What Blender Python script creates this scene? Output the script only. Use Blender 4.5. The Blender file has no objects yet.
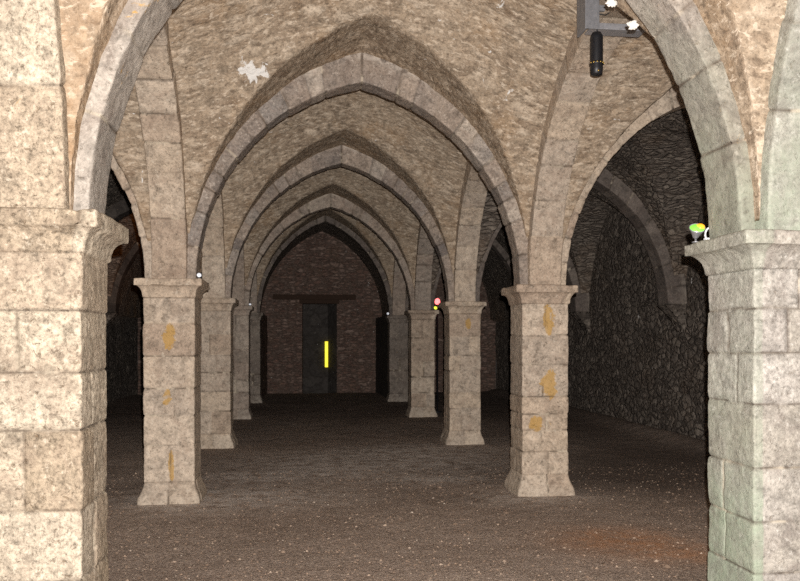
import bpy, math
import numpy as np

rng = np.random.RandomState(7)
C = bpy.context.scene.collection
SC = bpy.context.scene

# ------------------------------------------------------------------ numpy noise
def _hash(ix, iy, iz, seed):
    h = (ix.astype(np.int64) * 374761393 + iy.astype(np.int64) * 668265263
         + iz.astype(np.int64) * 2147483647 + seed * 974634541) & 0xFFFFFFFF
    h = ((h ^ (h >> 13)) * 1274126177) & 0xFFFFFFFF
    h = ((h ^ (h >> 16)) * 2246822519) & 0xFFFFFFFF
    h = h ^ (h >> 15)
    return (h & 0xFFFFFF) / float(0xFFFFFF)

def vnoise(p, seed=0):
    p = np.asarray(p, dtype=np.float64)
    f = np.floor(p)
    w = p - f
    w = w * w * (3 - 2 * w)
    i = f.astype(np.int64)
    out = 0
    for dx in (0, 1):
        wx = w[..., 0] if dx else 1 - w[..., 0]
        for dy in (0, 1):
            wy = w[..., 1] if dy else 1 - w[..., 1]
            for dz in (0, 1):
                wz = w[..., 2] if dz else 1 - w[..., 2]
                out = out + wx * wy * wz * _hash(i[..., 0] + dx, i[..., 1] + dy, i[..., 2] + dz, seed)
    return out * 2 - 1

def fbm(p, scale, octv=3, seed=0):
    o, a, t = 0, 1.0, 0.0
    for k in range(octv):
        o = o + a * vnoise(np.asarray(p) * scale, seed + k * 17)
        t += a
        a *= 0.55
        scale *= 2.07
    return o / t

def hash1(a, b=0, seed=0):
    a = np.asarray(a)
    b = np.asarray(b) + np.zeros_like(a)
    return _hash(a, b, np.zeros_like(a), seed)

def sstep(x, a, b):
    t = np.clip((x - a) / (b - a), 0, 1)
    return t * t * (3 - 2 * t)

# ------------------------------------------------------------------ mesh helpers
def link(name, me, mat, parent=None, smooth=True):
    o = bpy.data.objects.new(name, me)
    C.objects.link(o)
    if mat:
        me.materials.append(mat)
    if smooth:
        me.polygons.foreach_set('use_smooth', [True] * len(me.polygons))
    if parent:
        o.parent = parent
    return o

def mesh_from(verts, faces, attrs=None, name='m'):
    me = bpy.data.meshes.new(name)
    me.from_pydata([tuple(v) for v in verts], [], [tuple(f) for f in faces])
    for k, a in (attrs or {}).items():
        a = np.asarray(a, dtype=np.float32)
        if a.ndim == 2:
            at = me.attributes.new(k, 'FLOAT_VECTOR', 'POINT')
            at.data.foreach_set('vector', a.ravel())
        else:
            at = me.attributes.new(k, 'FLOAT', 'POINT')
            at.data.foreach_set('value', a)
    me.update()
    return me

def grid_normals(P, wrap=False):
    dv = np.gradient(P, axis=0)
    if wrap:
        du = (np.roll(P, -1, axis=1) - np.roll(P, 1, axis=1)) / 2
    else:
        du = np.gradient(P, axis=1)
    n = np.cross(du, dv)
    l = np.linalg.norm(n, axis=-1, keepdims=True)
    return n / np.maximum(l, 1e-9)

def grid_faces(nv, nu, wrap=False, flip=False, mask=None):
    i, j = np.meshgrid(np.arange(nv - 1), np.arange(nu if wrap else nu - 1), indexing='ij')
    j2 = (j + 1) % nu
    q = np.stack([i * nu + j, i * nu + j2, (i + 1) * nu + j2, (i + 1) * nu + j], -1)
    if mask is not None:
        q = q[mask]
    q = q.reshape(-1, 4)
    if flip:
        q = q[:, ::-1]
    return q.tolist()

def tube_mesh(P, attrs, name):
    """closed tube: P[v,u,3], wrapped in u, capped at both ends"""
    nv, nu = P.shape[:2]
    V = P.reshape(-1, 3)
    F = grid_faces(nv, nu, wrap=True)
    c0, c1 = P[0].mean(0), P[-1].mean(0)
    V = np.vstack([V, c0, c1])
    a, b = nv * nu, nv * nu + 1
    for j in range(nu):
        F.append([a, (j + 1) % nu, j])
        F.append([b, (nv - 1) * nu + j, (nv - 1) * nu + (j + 1) % nu])
    at = {}
    for k, v in attrs.items():
        v = np.asarray(v)
        v = v.reshape(-1, 3) if v.ndim == 3 else v.reshape(-1)
        e = np.zeros((2,) + v.shape[1:])
        at[k] = np.concatenate([v, e])
    return mesh_from(V, F, at, name)

def tag(o, label=None, cat=None, group=None, kind=None):
    if label: o['label'] = label
    if cat: o['category'] = cat
    if group: o['group'] = group
    if kind: o['kind'] = kind
    return o

def empty(name, loc, label, cat, group=None):
    o = bpy.data.objects.new(name, None)
    C.objects.link(o)
    o.location = loc
    o.empty_display_size = 0.1
    return tag(o, label, cat, group)

# ------------------------------------------------------------------ materials
def new_mat(name):
    m = bpy.data.materials.new(name)
    m.use_nodes = True
    nt = m.node_tree
    nt.nodes.clear()
    out = nt.nodes.new('ShaderNodeOutputMaterial')
    bs = nt.nodes.new('ShaderNodeBsdfPrincipled')
    bs.inputs['Roughness'].default_value = 0.92
    bs.inputs['Specular IOR Level'].default_value = 0.15
    nt.links.new(bs.outputs[0], out.inputs[0])
    return m, nt, bs

class NB:
    def __init__(s, nt): s.nt = nt
    def n(s, t, **kw):
        x = s.nt.nodes.new(t)
        for k, v in kw.items(): setattr(x, k, v)
        return x
    def l(s, a, b): s.nt.links.new(a, b)
    def put(s, sock, v):
        if hasattr(v, 'links'): s.l(v, sock)
        elif isinstance(v, (tuple, list)): sock.default_value = tuple(v) + ((1,) if len(v) == 3 and len(sock.default_value) == 4 else ())
        else: sock.default_value = v
    def attr(s, name): return s.n('ShaderNodeAttribute', attribute_name=name)
    def pos(s): return s.n('ShaderNodeNewGeometry').outputs['Position']
    def noise(s, vec, scale, detail=4, rough=.6, dist=0):
        x = s.n('ShaderNodeTexNoise')
        s.l(vec, x.inputs['Vector'])
        x.inputs['Scale'].default_value = scale; x.inputs['Detail'].default_value = detail
        x.inputs['Roughness'].default_value = rough; x.inputs['Distortion'].default_value = dist
        return x.outputs['Fac']
    def ramp(s, fac, stops):
        x = s.n('ShaderNodeValToRGB')
        s.put(x.inputs[0], fac)
        e = x.color_ramp.elements
        while len(e) < len(stops): e.new(0.5)
        for q, (p, c) in zip(e, stops):
            q.position = p
            q.color = (c, c, c, 1) if isinstance(c, (int, float)) else tuple(c) + (1,)
        return x.outputs[0]
    def mix(s, fac, a, b, mode='MIX'):
        x = s.n('ShaderNodeMix', data_type='RGBA', blend_type=mode)
        s.put(x.inputs[0], fac); s.put(x.inputs[6], a); s.put(x.inputs[7], b)
        return x.outputs[2]
    def math(s, op, a, b=0.0):
        x = s.n('ShaderNodeMath', operation=op)
        s.put(x.inputs[0], a); s.put(x.inputs[1], b)
        return x.outputs[0]
    def bump(s, h, strength, dist, nrm=None):
        x = s.n('ShaderNodeBump')
        s.l(h, x.inputs['Height'])
        x.inputs['Strength'].default_value = strength; x.inputs['Distance'].default_value = dist
        if nrm: s.l(nrm, x.inputs['Normal'])
        return x.outputs[0]

OCHRE = (.50, .30, .085)
def ashlar(name, cols, joint=(.10, .075, .055), pits=.5, spot=(.16, .11, .07), light=(.62, .55, .45), algae_lamplight_c=(.36, .42, .25), fine=1.0, grain=.55):
    m, nt, bs = new_mat(name)
    b = NB(nt)
    p = b.pos()
    tint = b.attr('tint').outputs['Fac']
    n_lo = b.noise(p, 2.2, 4, .6)
    fac = b.math('ADD', b.math('MULTIPLY', tint, .62), b.math('MULTIPLY', n_lo, .42))
    col = b.ramp(fac, [(.20, cols[0]), (.42, cols[1]), (.62, cols[2]), (.85, cols[3])])
    n_md = b.noise(p, 11 * fine, 6, .68, .4)
    col = b.mix(1.0, col, b.ramp(n_md, [(.30, .55), (.5, 1.0), (.72, 1.32)]), 'MULTIPLY')
    n_hi = b.noise(p, 42 * fine, 6, .8)
    col = b.mix(1.0, col, b.ramp(n_hi, [(.34, 1 - .65 * grain), (.5, 1.0), (.66, 1 + .42 * grain)]), 'MULTIPLY')
    n_bl = b.noise(p, 4.5, 5, .65, .8)
    col = b.mix(b.math('MULTIPLY', b.ramp(n_bl, [(.50, 0.0), (.66, 1.0)]), .45), col, tuple(c * .62 for c in cols[1][:1]) + tuple(c * .57 for c in cols[1][1:]))
    # pale lime blotches and dark weathered pits
    n_p = b.noise(p, 21 * fine, 5, .7)
    col = b.mix(b.math('MULTIPLY', b.ramp(n_p, [(.58, 0.0), (.68, 1.0)]), .55), col, light)
    n_q = b.noise(p, 30 * fine, 5, .72, .6)
    col = b.mix(b.math('MULTIPLY', b.ramp(n_q, [(.60, 0.0), (.70, 1.0)]), pits), col, spot)
    # ochre stains; green mix holds algae plus painted spill of the green lamp
    st = b.attr('stain').outputs['Fac']
    col = b.mix(b.math('MULTIPLY', b.ramp(b.math('ADD', st, b.math('MULTIPLY', b.math('SUBTRACT', b.noise(p, 7, 5, .7, 1.0), .5), 2.4)), [(.50, 0.0), (.66, 1.0)]), .8), col, OCHRE)
    al = b.attr('algae').outputs['Fac']  # algae plus painted green lamp spill
    col = b.mix(b.math('MULTIPLY', al, b.ramp(n_md, [(.3, .35), (.6, .95)])), col, algae_lamplight_c)
    lm = b.attr('lime').outputs['Fac']
    col = b.mix(b.math('MULTIPLY', lm, b.ramp(n_md, [(.38, 0.0), (.58, .9)])), col, tuple(min(1, c * .92) for c in light))
    # joints: recessed mortar, brown with pale lime smears
    jt = b.attr('joint').outputs['Fac']
    jc = b.mix(b.ramp(b.noise(p, 5, 3), [(.52, 0.0), (.62, 1.0)]), joint, (.58, .50, .38))
    col = b.mix(b.math('MULTIPLY', jt, .85), col, jc)
    b.l(col, bs.inputs['Base Color'])
    h = b.math('ADD', b.math('MULTIPLY', n_hi, .6), b.math('MULTIPLY', n_md, .7))
    h = b.math('SUBTRACT', h, b.math('MULTIPLY', b.ramp(n_q, [(.58, 0.0), (.72, 1.0)]), pits * .8))
    b.l(b.bump(h, .8, .012), bs.inputs['Normal'])
    return m

def rubble(name, stone, mortar, size, plaster=None, plaster_amt=0.0, edge=.09, bump=.03, ochre=.3, seed=0.0, vault=False, fleck=.5, hgt=1.0, jstr=1.0, warp=.16):
    """irregular coursed rubble on the 'st' surface coordinates (metres)"""
    m, nt, bs = new_mat(name)
    b = NB(nt)
    p = b.pos()
    st = b.attr('st').outputs['Vector']
    if vault:      # each vault cell is coursed along its own axis; they meet at the groin
        sx = b.n('ShaderNodeSeparateXYZ'); b.l(st, sx.inputs[0])
        mv = b.n('ShaderNodeMix', data_type='VECTOR')
        b.l(b.math('GREATER_THAN', sx.outputs[2], 0.0), mv.inputs[0])
        b.l(b.attr('st2').outputs['Vector'], mv.inputs[4]); b.l(st, mv.inputs[5])
        st = mv.outputs[1]
    wn = b.n('ShaderNodeTexNoise'); b.l(p, wn.inputs['Vector'])
    wn.inputs['Scale'].default_value = 4.0; wn.inputs['Detail'].default_value = 3
    wv = b.n('ShaderNodeVectorMath', operation='MULTIPLY_ADD')
    b.l(wn.outputs['Color'], wv.inputs[0]); wv.inputs[1].default_value = (warp, warp * .8, 0); b.l(st, wv.inputs[2])
    mp = b.n('ShaderNodeMapping'); b.l(wv.outputs[0], mp.inputs['Vector'])
    mp.inputs['Scale'].default_value = (1 / size[0], 1 / size[1], 0)
    mp.inputs['Location'].default_value = (seed, seed * 1.7, 0)
    v1 = b.n('ShaderNodeTexVoronoi', feature='F1'); b.l(mp.outputs[0], v1.inputs['Vector']); v1.inputs['Scale'].default_value = 1
    v2 = b.n('ShaderNodeTexVoronoi', feature='DISTANCE_TO_EDGE'); b.l(mp.outputs[0], v2.inputs['Vector']); v2.inputs['Scale'].default_value = 1
    sep = b.n('ShaderNodeSeparateColor'); b.l(v1.outputs['Color'], sep.inputs[0])
    n_lo = b.noise(p, 1.3, 4, .6)
    n_md = b.noise(p, 9, 6, .7, .5)
    n_hi = b.noise(p, 40, 5, .75)
    fac = b.math('ADD', b.math('MULTIPLY', sep.outputs[0], .6), b.math('MULTIPLY', n_lo, .4))
    col = b.ramp(fac, [(.12, stone[0]), (.5, stone[1]), (.9, stone[2])])
    ed = b.math('ADD', v2.outputs['Distance'], b.math('MULTIPLY', b.math('SUBTRACT', n_md, .5), .22))
    jm = b.ramp(ed, [(.0, 1.0), (edge, .7), (edge * 2.2, 0.0)])
    col = b.mix(b.math('MULTIPLY', jm, jstr), col, mortar)
    hs = b.ramp(ed, [(.0, 0.0), (edge * 2, .7), (.5, 1.0)])
    if plaster is not None:
        pm = b.ramp(b.math('ADD', b.math('MULTIPLY', n_lo, .75), b.math('MULTIPLY', n_md, .35)), [(.62 - plaster_amt * .28, 1.0), (.72 - plaster_amt * .2, 0.0)])
        pc = b.mix(n_md, plaster[0], plaster[1])
        col = b.mix(b.math('MULTIPLY', pm, .88), col, pc)
        hs = b.mix(b.math('MULTIPLY', pm, .75), hs, (.75, .75, .75))
    col = b.mix(1.0, col, b.ramp(n_md, [(.30, .60), (.5, 1.0), (.72, 1.30)]), 'MULTIPLY')
    col = b.mix(1.0, col, b.ramp(n_hi, [(.32, .60), (.5, 1.0), (.68, 1.3)]), 'MULTIPLY')
    n_o = b.noise(p, 1.7, 5, .7)
    col = b.mix(b.math('MULTIPLY', b.ramp(n_o, [(.52, 0.0), (.68, 1.0)]), ochre), col, (.36, .205, .085))
    fm = b.n('ShaderNodeMapping'); b.l(st, fm.inputs['Vector']); fm.inputs['Scale'].default_value = (13, 27, 0)
    n_f = b.noise(fm.outputs[0], 1.0, 5, .7, .3)
    col = b.mix(b.math('MULTIPLY', b.ramp(n_f, [(.55, 0.0), (.62, 1.0)]), fleck), col, tuple(min(1, c * 1.15) for c in stone[2]))
    col = b.mix(b.math('MULTIPLY', b.ramp(n_f, [(.37, 1.0), (.44, 0.0)]), fleck), col, tuple(c * .62 for c in stone[0]))
    wh = b.attr('white').outputs['Fac']
    col = b.mix(b.ramp(b.math('ADD', wh, b.math('MULTIPLY', b.math('SUBTRACT', b.noise(p, 8, 4, .65, .8), .5), 3.2)), [(.62, 0.0), (.72, 1.0)]), col, (.80, .77, .72))
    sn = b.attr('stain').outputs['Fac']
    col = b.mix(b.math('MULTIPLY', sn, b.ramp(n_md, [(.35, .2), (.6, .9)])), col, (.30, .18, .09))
    b.l(col, bs.inputs['Base Color'])
    h = b.math('ADD', b.math('MULTIPLY', hs, hgt), b.math('ADD', b.math('MULTIPLY', n_f, .4), b.math('ADD', b.math('MULTIPLY', n_md, .5), b.math('MULTIPLY', n_hi, .4))))
    b.l(b.bump(h, .9, bump), bs.inputs['Normal'])
    return m

def plain(name, col, rough=.5, metal=0.0, emit=None, es=0.0, spec=.5):
    m, nt, bs = new_mat(name)
    b = NB(nt)
    p = b.n('ShaderNodeTexCoord').outputs['Object']
    n = b.noise(p, 30, 3)
    b.l(b.mix(1.0, col, b.ramp(n, [(.3, .8), (.7, 1.15)]), 'MULTIPLY'), bs.inputs['Base Color'])
    bs.inputs['Roughness'].default_value = rough
    bs.inputs['Metallic'].default_value = metal
    bs.inputs['Specular IOR Level'].default_value = spec
    if emit:
        bs.inputs['Emission Color'].default_value = tuple(emit) + (1,)
        bs.inputs['Emission Strength'].default_value = es
    if emit and es < 2 and name != 'yellow_lit_slit': m.cycles.emission_sampling = 'NONE'
    return m

M = {}
M['near_left'] = ashlar('cream_limestone', [(0.312, 0.250, 0.178), (0.399, 0.324, 0.240), (0.437, 0.368, 0.278), (0.487, 0.418, 0.324)], pits=.85, spot=(.22, .15, .09), light=(.64, .57, .46), grain=1.0)
M['near_right'] = ashlar('pale_limestone', [(0.335, 0.309, 0.275), (0.416, 0.382, 0.342), (0.382, 0.349, 0.295), (0.470, 0.436, 0.389)], pits=.5, spot=(.26, .21, .16), light=(.68, .65, .59), algae_lamplight_c=(.33, .395, .29), grain=.7)
M['near_ring'] = ashlar('grey_voussoir', [(0.235, 0.211, 0.181), (0.329, 0.282, 0.235), (0.282, 0.255, 0.223), (0.407, 0.360, 0.306)], pits=.6, spot=(.20, .15, .10), light=(.50, .45, .39), algae_lamplight_c=(.36, .395, .30))
M['ashlar'] = ashlar('weathered_ashlar', [(.40, .31, .235), (.545, .44, .33), (.46, .38, .30), (.63, .52, .40)], pits=.7)
M['ashlar_grey'] = ashlar('grey_ashlar', [(.19, .165, .15), (.37, .30, .24), (.26, .23, .205), (.50, .425, .345)], pits=.6, grain=.7, light=(.60, .53, .45))
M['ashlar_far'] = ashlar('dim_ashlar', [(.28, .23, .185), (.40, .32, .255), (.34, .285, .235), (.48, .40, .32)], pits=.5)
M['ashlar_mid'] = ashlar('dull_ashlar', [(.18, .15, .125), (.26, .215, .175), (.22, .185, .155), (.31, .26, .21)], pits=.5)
M['ashlar_soot'] = ashlar('black_sooty_ashlar', [(.045, .038, .033), (.075, .063, .054), (.06, .051, .044), (.10, .085, .072)], pits=.4, light=(.14, .12, .10), spot=(.03, .024, .02), joint=(.03, .025, .02))  # near-black colour paints in the gloom of the unlit left aisle arches
M['ashlar_dark'] = ashlar('sooty_ashlar', [(.13, .108, .093), (.20, .165, .14), (.165, .138, .118), (.25, .21, .175)], pits=.5, light=(.26, .22, .18), spot=(.06, .045, .035), joint=(.05, .04, .03))  # plain dark stone for the right aisle and innermost arches
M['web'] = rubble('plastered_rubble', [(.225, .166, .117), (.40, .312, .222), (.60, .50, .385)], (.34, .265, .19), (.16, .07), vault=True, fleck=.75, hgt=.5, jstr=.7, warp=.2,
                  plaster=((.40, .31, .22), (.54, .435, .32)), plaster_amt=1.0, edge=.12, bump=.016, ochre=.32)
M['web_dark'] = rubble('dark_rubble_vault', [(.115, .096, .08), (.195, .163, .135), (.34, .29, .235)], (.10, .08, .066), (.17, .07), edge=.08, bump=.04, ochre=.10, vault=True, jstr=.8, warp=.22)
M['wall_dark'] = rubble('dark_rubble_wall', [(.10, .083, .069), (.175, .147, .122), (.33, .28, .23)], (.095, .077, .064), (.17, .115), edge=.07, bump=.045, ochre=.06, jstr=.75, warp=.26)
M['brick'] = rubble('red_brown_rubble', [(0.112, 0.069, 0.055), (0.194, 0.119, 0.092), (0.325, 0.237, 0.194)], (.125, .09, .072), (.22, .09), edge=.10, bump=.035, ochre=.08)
M['soot'] = rubble('sooty_stone', [(.055, .048, .043), (.066, .058, .052), (.08, .07, .062)], (.05, .043, .038), (.5, .3), edge=.05, bump=.012, ochre=0)  # near-black stone of the doorway lining and the recess's right side

# floor
def floor_mat():
    m, nt, bs = new_mat('trodden_earth')
    b = NB(nt)
    p = b.pos()
    n1 = b.noise(p, .8, 5, .65)
    n2 = b.noise(p, 6, 6, .7)
    n3 = b.noise(p, 55, 5, .8)
    col = b.ramp(b.math('ADD', b.math('MULTIPLY', n1, .6), b.math('MULTIPLY', n2, .4)), [(.30, (.25, .190, .152)), (.5, (.36, .283, .230)), (.70, (.45, .362, .298))])
    col = b.mix(1.0, col, b.ramp(n3, [(.33, .35), (.5, 1.0), (.68, 1.9)]), 'MULTIPLY')
    v = b.n('ShaderNodeTexVoronoi', feature='F1'); b.l(p, v.inputs['Vector']); v.inputs['Scale'].default_value = 38
    sep = b.n('ShaderNodeSeparateColor'); b.l(v.outputs['Color'], sep.inputs[0])
    pm = b.math('MULTIPLY', b.ramp(sep.outputs[0], [(.60, 0.0), (.64, 1.0)]), b.ramp(v.outputs['Distance'], [(.32, 1.0), (.42, 0.0)]))
    col = b.mix(b.math('MULTIPLY', pm, .8), col, b.ramp(sep.outputs[1], [(.0, (.16, .11, .08)), (.5, (.42, .31, .22)), (1.0, (.85, .72, .56))]))
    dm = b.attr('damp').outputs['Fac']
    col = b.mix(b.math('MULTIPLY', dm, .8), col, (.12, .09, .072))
    du = b.attr('dust').outputs['Fac']
    col = b.mix(b.math('MULTIPLY', du, b.ramp(n2, [(.38, 0.0), (.54, .9)])), col, (.66, .58, .51))
    og = b.attr('rust').outputs['Fac']
    col = b.mix(b.math('MULTIPLY', og, b.ramp(n2, [(.35, .3), (.6, 1.0)])), col, (.60, .25, .08))
    b.l(col, bs.inputs['Base Color'])
    h = b.math('ADD', b.math('MULTIPLY', n3, .5), b.math('ADD', n2, b.math('MULTIPLY', pm, .4)))
    b.l(b.bump(h, .9, .03), bs.inputs['Normal'])
    return m
M['floor'] = floor_mat()
def gravel_mat():
    m, nt, bs = new_mat('gravel_stone')
    b = NB(nt)
    t = b.attr('tint').outputs['Fac']
    b.l(b.ramp(t, [(0, (.20, .14, .10)), (.55, (.36, .26, .19)), (.85, (.55, .43, .33)), (1, (.85, .77, .66))]), bs.inputs['Base Color'])
    return m
M['gravel'] = gravel_mat()
M['metal'] = plain('grey_painted_steel', (.24, .24, .25), .5, .3)
M['metal_light'] = plain('pale_aluminium', (.50, .50, .52), .4, .6)
M['black'] = plain('black_enamel', (.012, .012, .014), .45)
M['brass'] = plain('brass_screw', (.75, .5, .12), .3, .8)
M['white'] = plain('white_plastic', (.85, .85, .85), .4)
M['plaster'] = plain('white_lime_plaster', (.85, .80, .72), .9)
M['glass_green'] = plain('green_lit_lens', (.2, .8, .1), .2, 0, (.25, .85, .03), .8)
M['glass_amber'] = plain('amber_lit_lens', (.9, .45, .05), .2, 0, (1.0, .40, .01), 1.0)
M['glass_yellow'] = plain('yellow_lit_lens', (.9, .8, .1), .2, 0, (.80, .95, .05), 1.0)
M['glass_red'] = plain('red_lit_lens', (.9, .05, .03), .2, 0, (1.0, .16, .16), 3.0)
M['glass_white'] = plain('pale_lens', (.9, .9, .95), .15, 0, (.9, .93, 1.0), .35)
M['slit'] = plain('yellow_lit_slit', (.9, .8, .05), .4, 0, (1.0, .80, .004), 1.0)
M['timber'] = plain('dark_old_oak', (.055, .034, .024), .85, spec=.1)
M['cable'] = plain('black_cable', (.02, .02, .02), .6)

# ------------------------------------------------------------------ layout (metres)
H = 1.61                     # lens height
YR = [4.2, 8.4, 12.49, 16.9, 21.2]
XL = [-1.30, -1.34, -1.36, -1.395, -1.40]
XR = [2.59, 2.505, 2.475, 2.464, 2.46]
CL = [2.22, 2.222, 2.24, 2.31, 2.32]        # capital tops left / right
CR = [2.18, 2.185, 2.21, 2.24, 2.26]
HB = .25                     # half pier
YN = -.15                    # the row behind the lens
WALL_R, WALL_L, YEND = 6.13, -5.10, 25.35
APEX = [4.27, 4.26, 4.32, 4.38, 4.72]       # soffit apex of the nave arches

# ------------------------------------------------------------------ piers
def square_path(n_side, half, r):
    """rounded-square unit path: returns base points (x,y), arc coordinate s in metres, normal"""
    pts, ss = [], []
    side = 2 * half
    corners = [(-half, -half), (half, -half), (half, half), (-half, half)]
    dirs = [(1, 0), (0, 1), (-1, 0), (0, -1)]
    for k in range(4):
        cx, cy = corners[k]
        dx, dy = dirs[k]
        a = np.linspace(r, side - r, n_side)
        for t in a:
            pts.append((cx + dx * t, cy + dy * t)); ss.append(k * side + t)
        nx, ny = dirs[(k + 1) % 4]
        ex, ey = cx + dx * side, cy + dy * side
        c = (ex - dx * r + nx * r, ey - dy * r + ny * r)
        for ang in (22.5, 45, 67.5):
            t = math.radians(ang)
            px = c[0] + r * (dx * math.sin(t) - nx * math.cos(t))
            py = c[1] + r * (dy * math.sin(t) - ny * math.cos(t))
            pts.append((px, py)); ss.append(k * side + side - r + r * 2 * ang / 90)
    return np.array(pts), np.array(ss)

def square_tube(cx, cy, half, prof, res, r=.018):
    """prof: list of (z, offset) ; returns P, S, Z arrays"""
    n_side = max(4, int(2 * half / res))
    zs, of = [], []
    for (z0, o0), (z1, o1) in zip(prof[:-1], prof[1:]):
        n = max(1, int(math.hypot(z1 - z0, o1 - o0) / res))
        for k in range(n):
            zs.append(z0 + (z1 - z0) * k / n); of.append(o0 + (o1 - o0) * k / n)
    zs.append(prof[-1][0]); of.append(prof[-1][1])
    rows = []
    ss = None
    for z, o in zip(zs, of):
        p, s = square_path(n_side, half + o, r)
        if ss is None: ss = s
        rows.append(np.column_stack([p[:, 0] + cx, p[:, 1] + cy, np.full(len(p), z)]))
    P = np.array(rows)
    S = np.tile(ss, (len(zs), 1))
    return P, S, P[..., 2].copy()

def block_pattern(S, Z, zb, vj, seed, P, wav=.008):
    """courses zb (ascending), vj: per course list of joint s positions. returns disp, tint, joint"""
    Zw = Z + wav * fbm(P, 6, 2, seed + 3)
    Sw = S + wav * fbm(P, 6, 2, seed + 9)
    zb = np.array(zb)
    c = np.clip(np.searchsorted(zb, Zw) - 1, 0, len(zb) - 2)
    dz = np.minimum(np.abs(Zw - zb[c]), np.abs(zb[c + 1] - Zw))
    ds = np.full(S.shape, 9.0)
    bid = np.zeros(S.shape, dtype=np.int64)
    for k in range(len(zb) - 1):
        js = np.array(sorted(vj[k])) if len(vj[k]) else np.array([])
        m = c == k
        if len(js):
            bid[m] = np.searchsorted(js, Sw[m]) % len(js)
            ds[m] = np.min(np.abs(Sw[m][:, None] - js[None, :]), axis=1)
    d = np.minimum(dz, ds)
    h = hash1(c, bid, seed)
    h2 = hash1(c, bid, seed + 5)
    wid = .0052 + .003 * fbm(P, 9, 2, seed + 21)
    joint = np.exp(-(d / wid) ** 2)
    disp = -.010 * joint - .0035 * np.exp(-(d / .02) ** 2) + (h - .5) * .012
    disp += .005 * fbm(P, 7, 3, seed) + .0035 * fbm(P, 28, 3, seed + 31)
    return disp, h2, joint

CAP_H = .195
pier_label = {}
def make_pier(side, i, x, y, top, res, mat, over, courses=None, vjoints=None, stains=(), algae=None, seed=0, label='', half=HB):  # algae: mask of algae plus painted green lamp spill
    root = empty('stone_pier', (x, y, 0), label, 'pier', 'stone piers of the undercroft')
    cap0 = top - CAP_H
    loc = np.array([x, y, 0])
    def finish(name, P, S, Z, zb, vj, sd, extra=0.0):
        N = grid_normals(P, True)
        disp, tint, joint = block_pattern(S, Z, zb, vj, sd, P)
        disp = disp - extra * np.clip(fbm(P, 5, 3, sd + 50) - .15, 0, 1)
        P2 = P + N * disp[..., None]
        st = np.zeros(S.shape)
        for (fx, fz, rx, rz) in stains:      # on the front face (facing -y), relative to the pier
            front = (P[..., 1] < y - half + .02)
            dd = ((P[..., 0] - x - fx) / rx) ** 2 + ((P[..., 2] - fz) / rz) ** 2
            st = np.maximum(st, np.where(front, np.clip(.95 - dd * .5, 0, .8), 0))
        al = np.zeros(S.shape) if algae is None else algae(P)
        lime = (.35 * sstep(.22 - Z + .15 * fbm(P, 5, 3, sd), .0, .2)) if name == 'base' else np.zeros(S.shape)
        o = link(name, tube_mesh(P2 - loc, {'tint': tint, 'joint': joint, 'stain': st, 'algae': al, 'lime': lime}, name), mat, root)  # 'algae' also carries the painted green lamp spill
        return o
    # base: a splayed plinth
    prof = [(-.06, .060), (.02, .056), (.05, .050), (.08, .038), (.12, .020), (.16, .008), (.20, .0)]
    P, S, Z = square_tube(x, y, half, prof, res, .03)
    side_l = 2 * half
    finish('base', P, S, Z, [-.2, .5], [[side_l * .5 + hash1(seed, 1) * .1, side_l * 1.5, side_l * 2.5, side_l * 3.4]], seed + 1, .02)
    # shaft
    if courses is None:
        courses = [.20]
        rr = np.random.RandomState(seed)
        while courses[-1] < cap0 - .42:
            courses.append(courses[-1] + rr.uniform(.22, .36))
        courses.append((courses[-1] + cap0) / 2 if cap0 - courses[-1] > .4 else cap0 - .01)
    zb = [-1] + [c for c in courses if .2 < c < cap0 - .05] + [9]
    rr = np.random.RandomState(seed + 77)
    vj = []
    for k in range(len(zb) - 1):
        if vjoints and k in vjoints:
            base = list(vjoints[k])
        else:
            base = [side_l * rr.uniform(.35, .65)] if rr.rand() < .5 else []
        for f in (1, 2, 3):
            if not (vjoints and k in vjoints and f in (1, 3)) and rr.rand() < .6:
                base.append(side_l * (f + rr.uniform(.3, .7)))
        vj.append(base)
    P, S, Z = square_tube(x, y, half, [(.20, 0), (cap0, 0)], res, .016)
    finish('shaft', P, S, Z, zb, vj, seed + 2, .012)
    # capital: cove under a square slab
    ov = over
    prof = [(cap0, .004), (cap0 + .012, .012), (cap0 + .022, .012)]
    for k in range(1, 7):
        t = k / 6 * math.pi / 2
        prof.append((cap0 + .022 + .098 * math.sin(t) ** 1.0 * 1.0, .012 + (ov - .012) * (1 - math.cos(t))))
    prof += [(cap0 + .126, ov), (top - .008, ov), (top, ov - .01)]
    P, S, Z = square_tube(x, y, half, prof, res, .012)
    finish('capital', P, S, Z, [-1, 9], [[side_l * .9, side_l * 2.5]], seed + 3, .02)
    return root

def algae_lamplight_near(P):
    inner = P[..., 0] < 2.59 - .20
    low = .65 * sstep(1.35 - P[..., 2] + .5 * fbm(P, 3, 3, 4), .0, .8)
    wash = .28 + .25 * fbm(P, 2.5, 3, 8)  # green wash paints the lamp's spill over the inner face
    return np.where(inner, np.clip(.85 * low + wash, 0, 1), .0)

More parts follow.
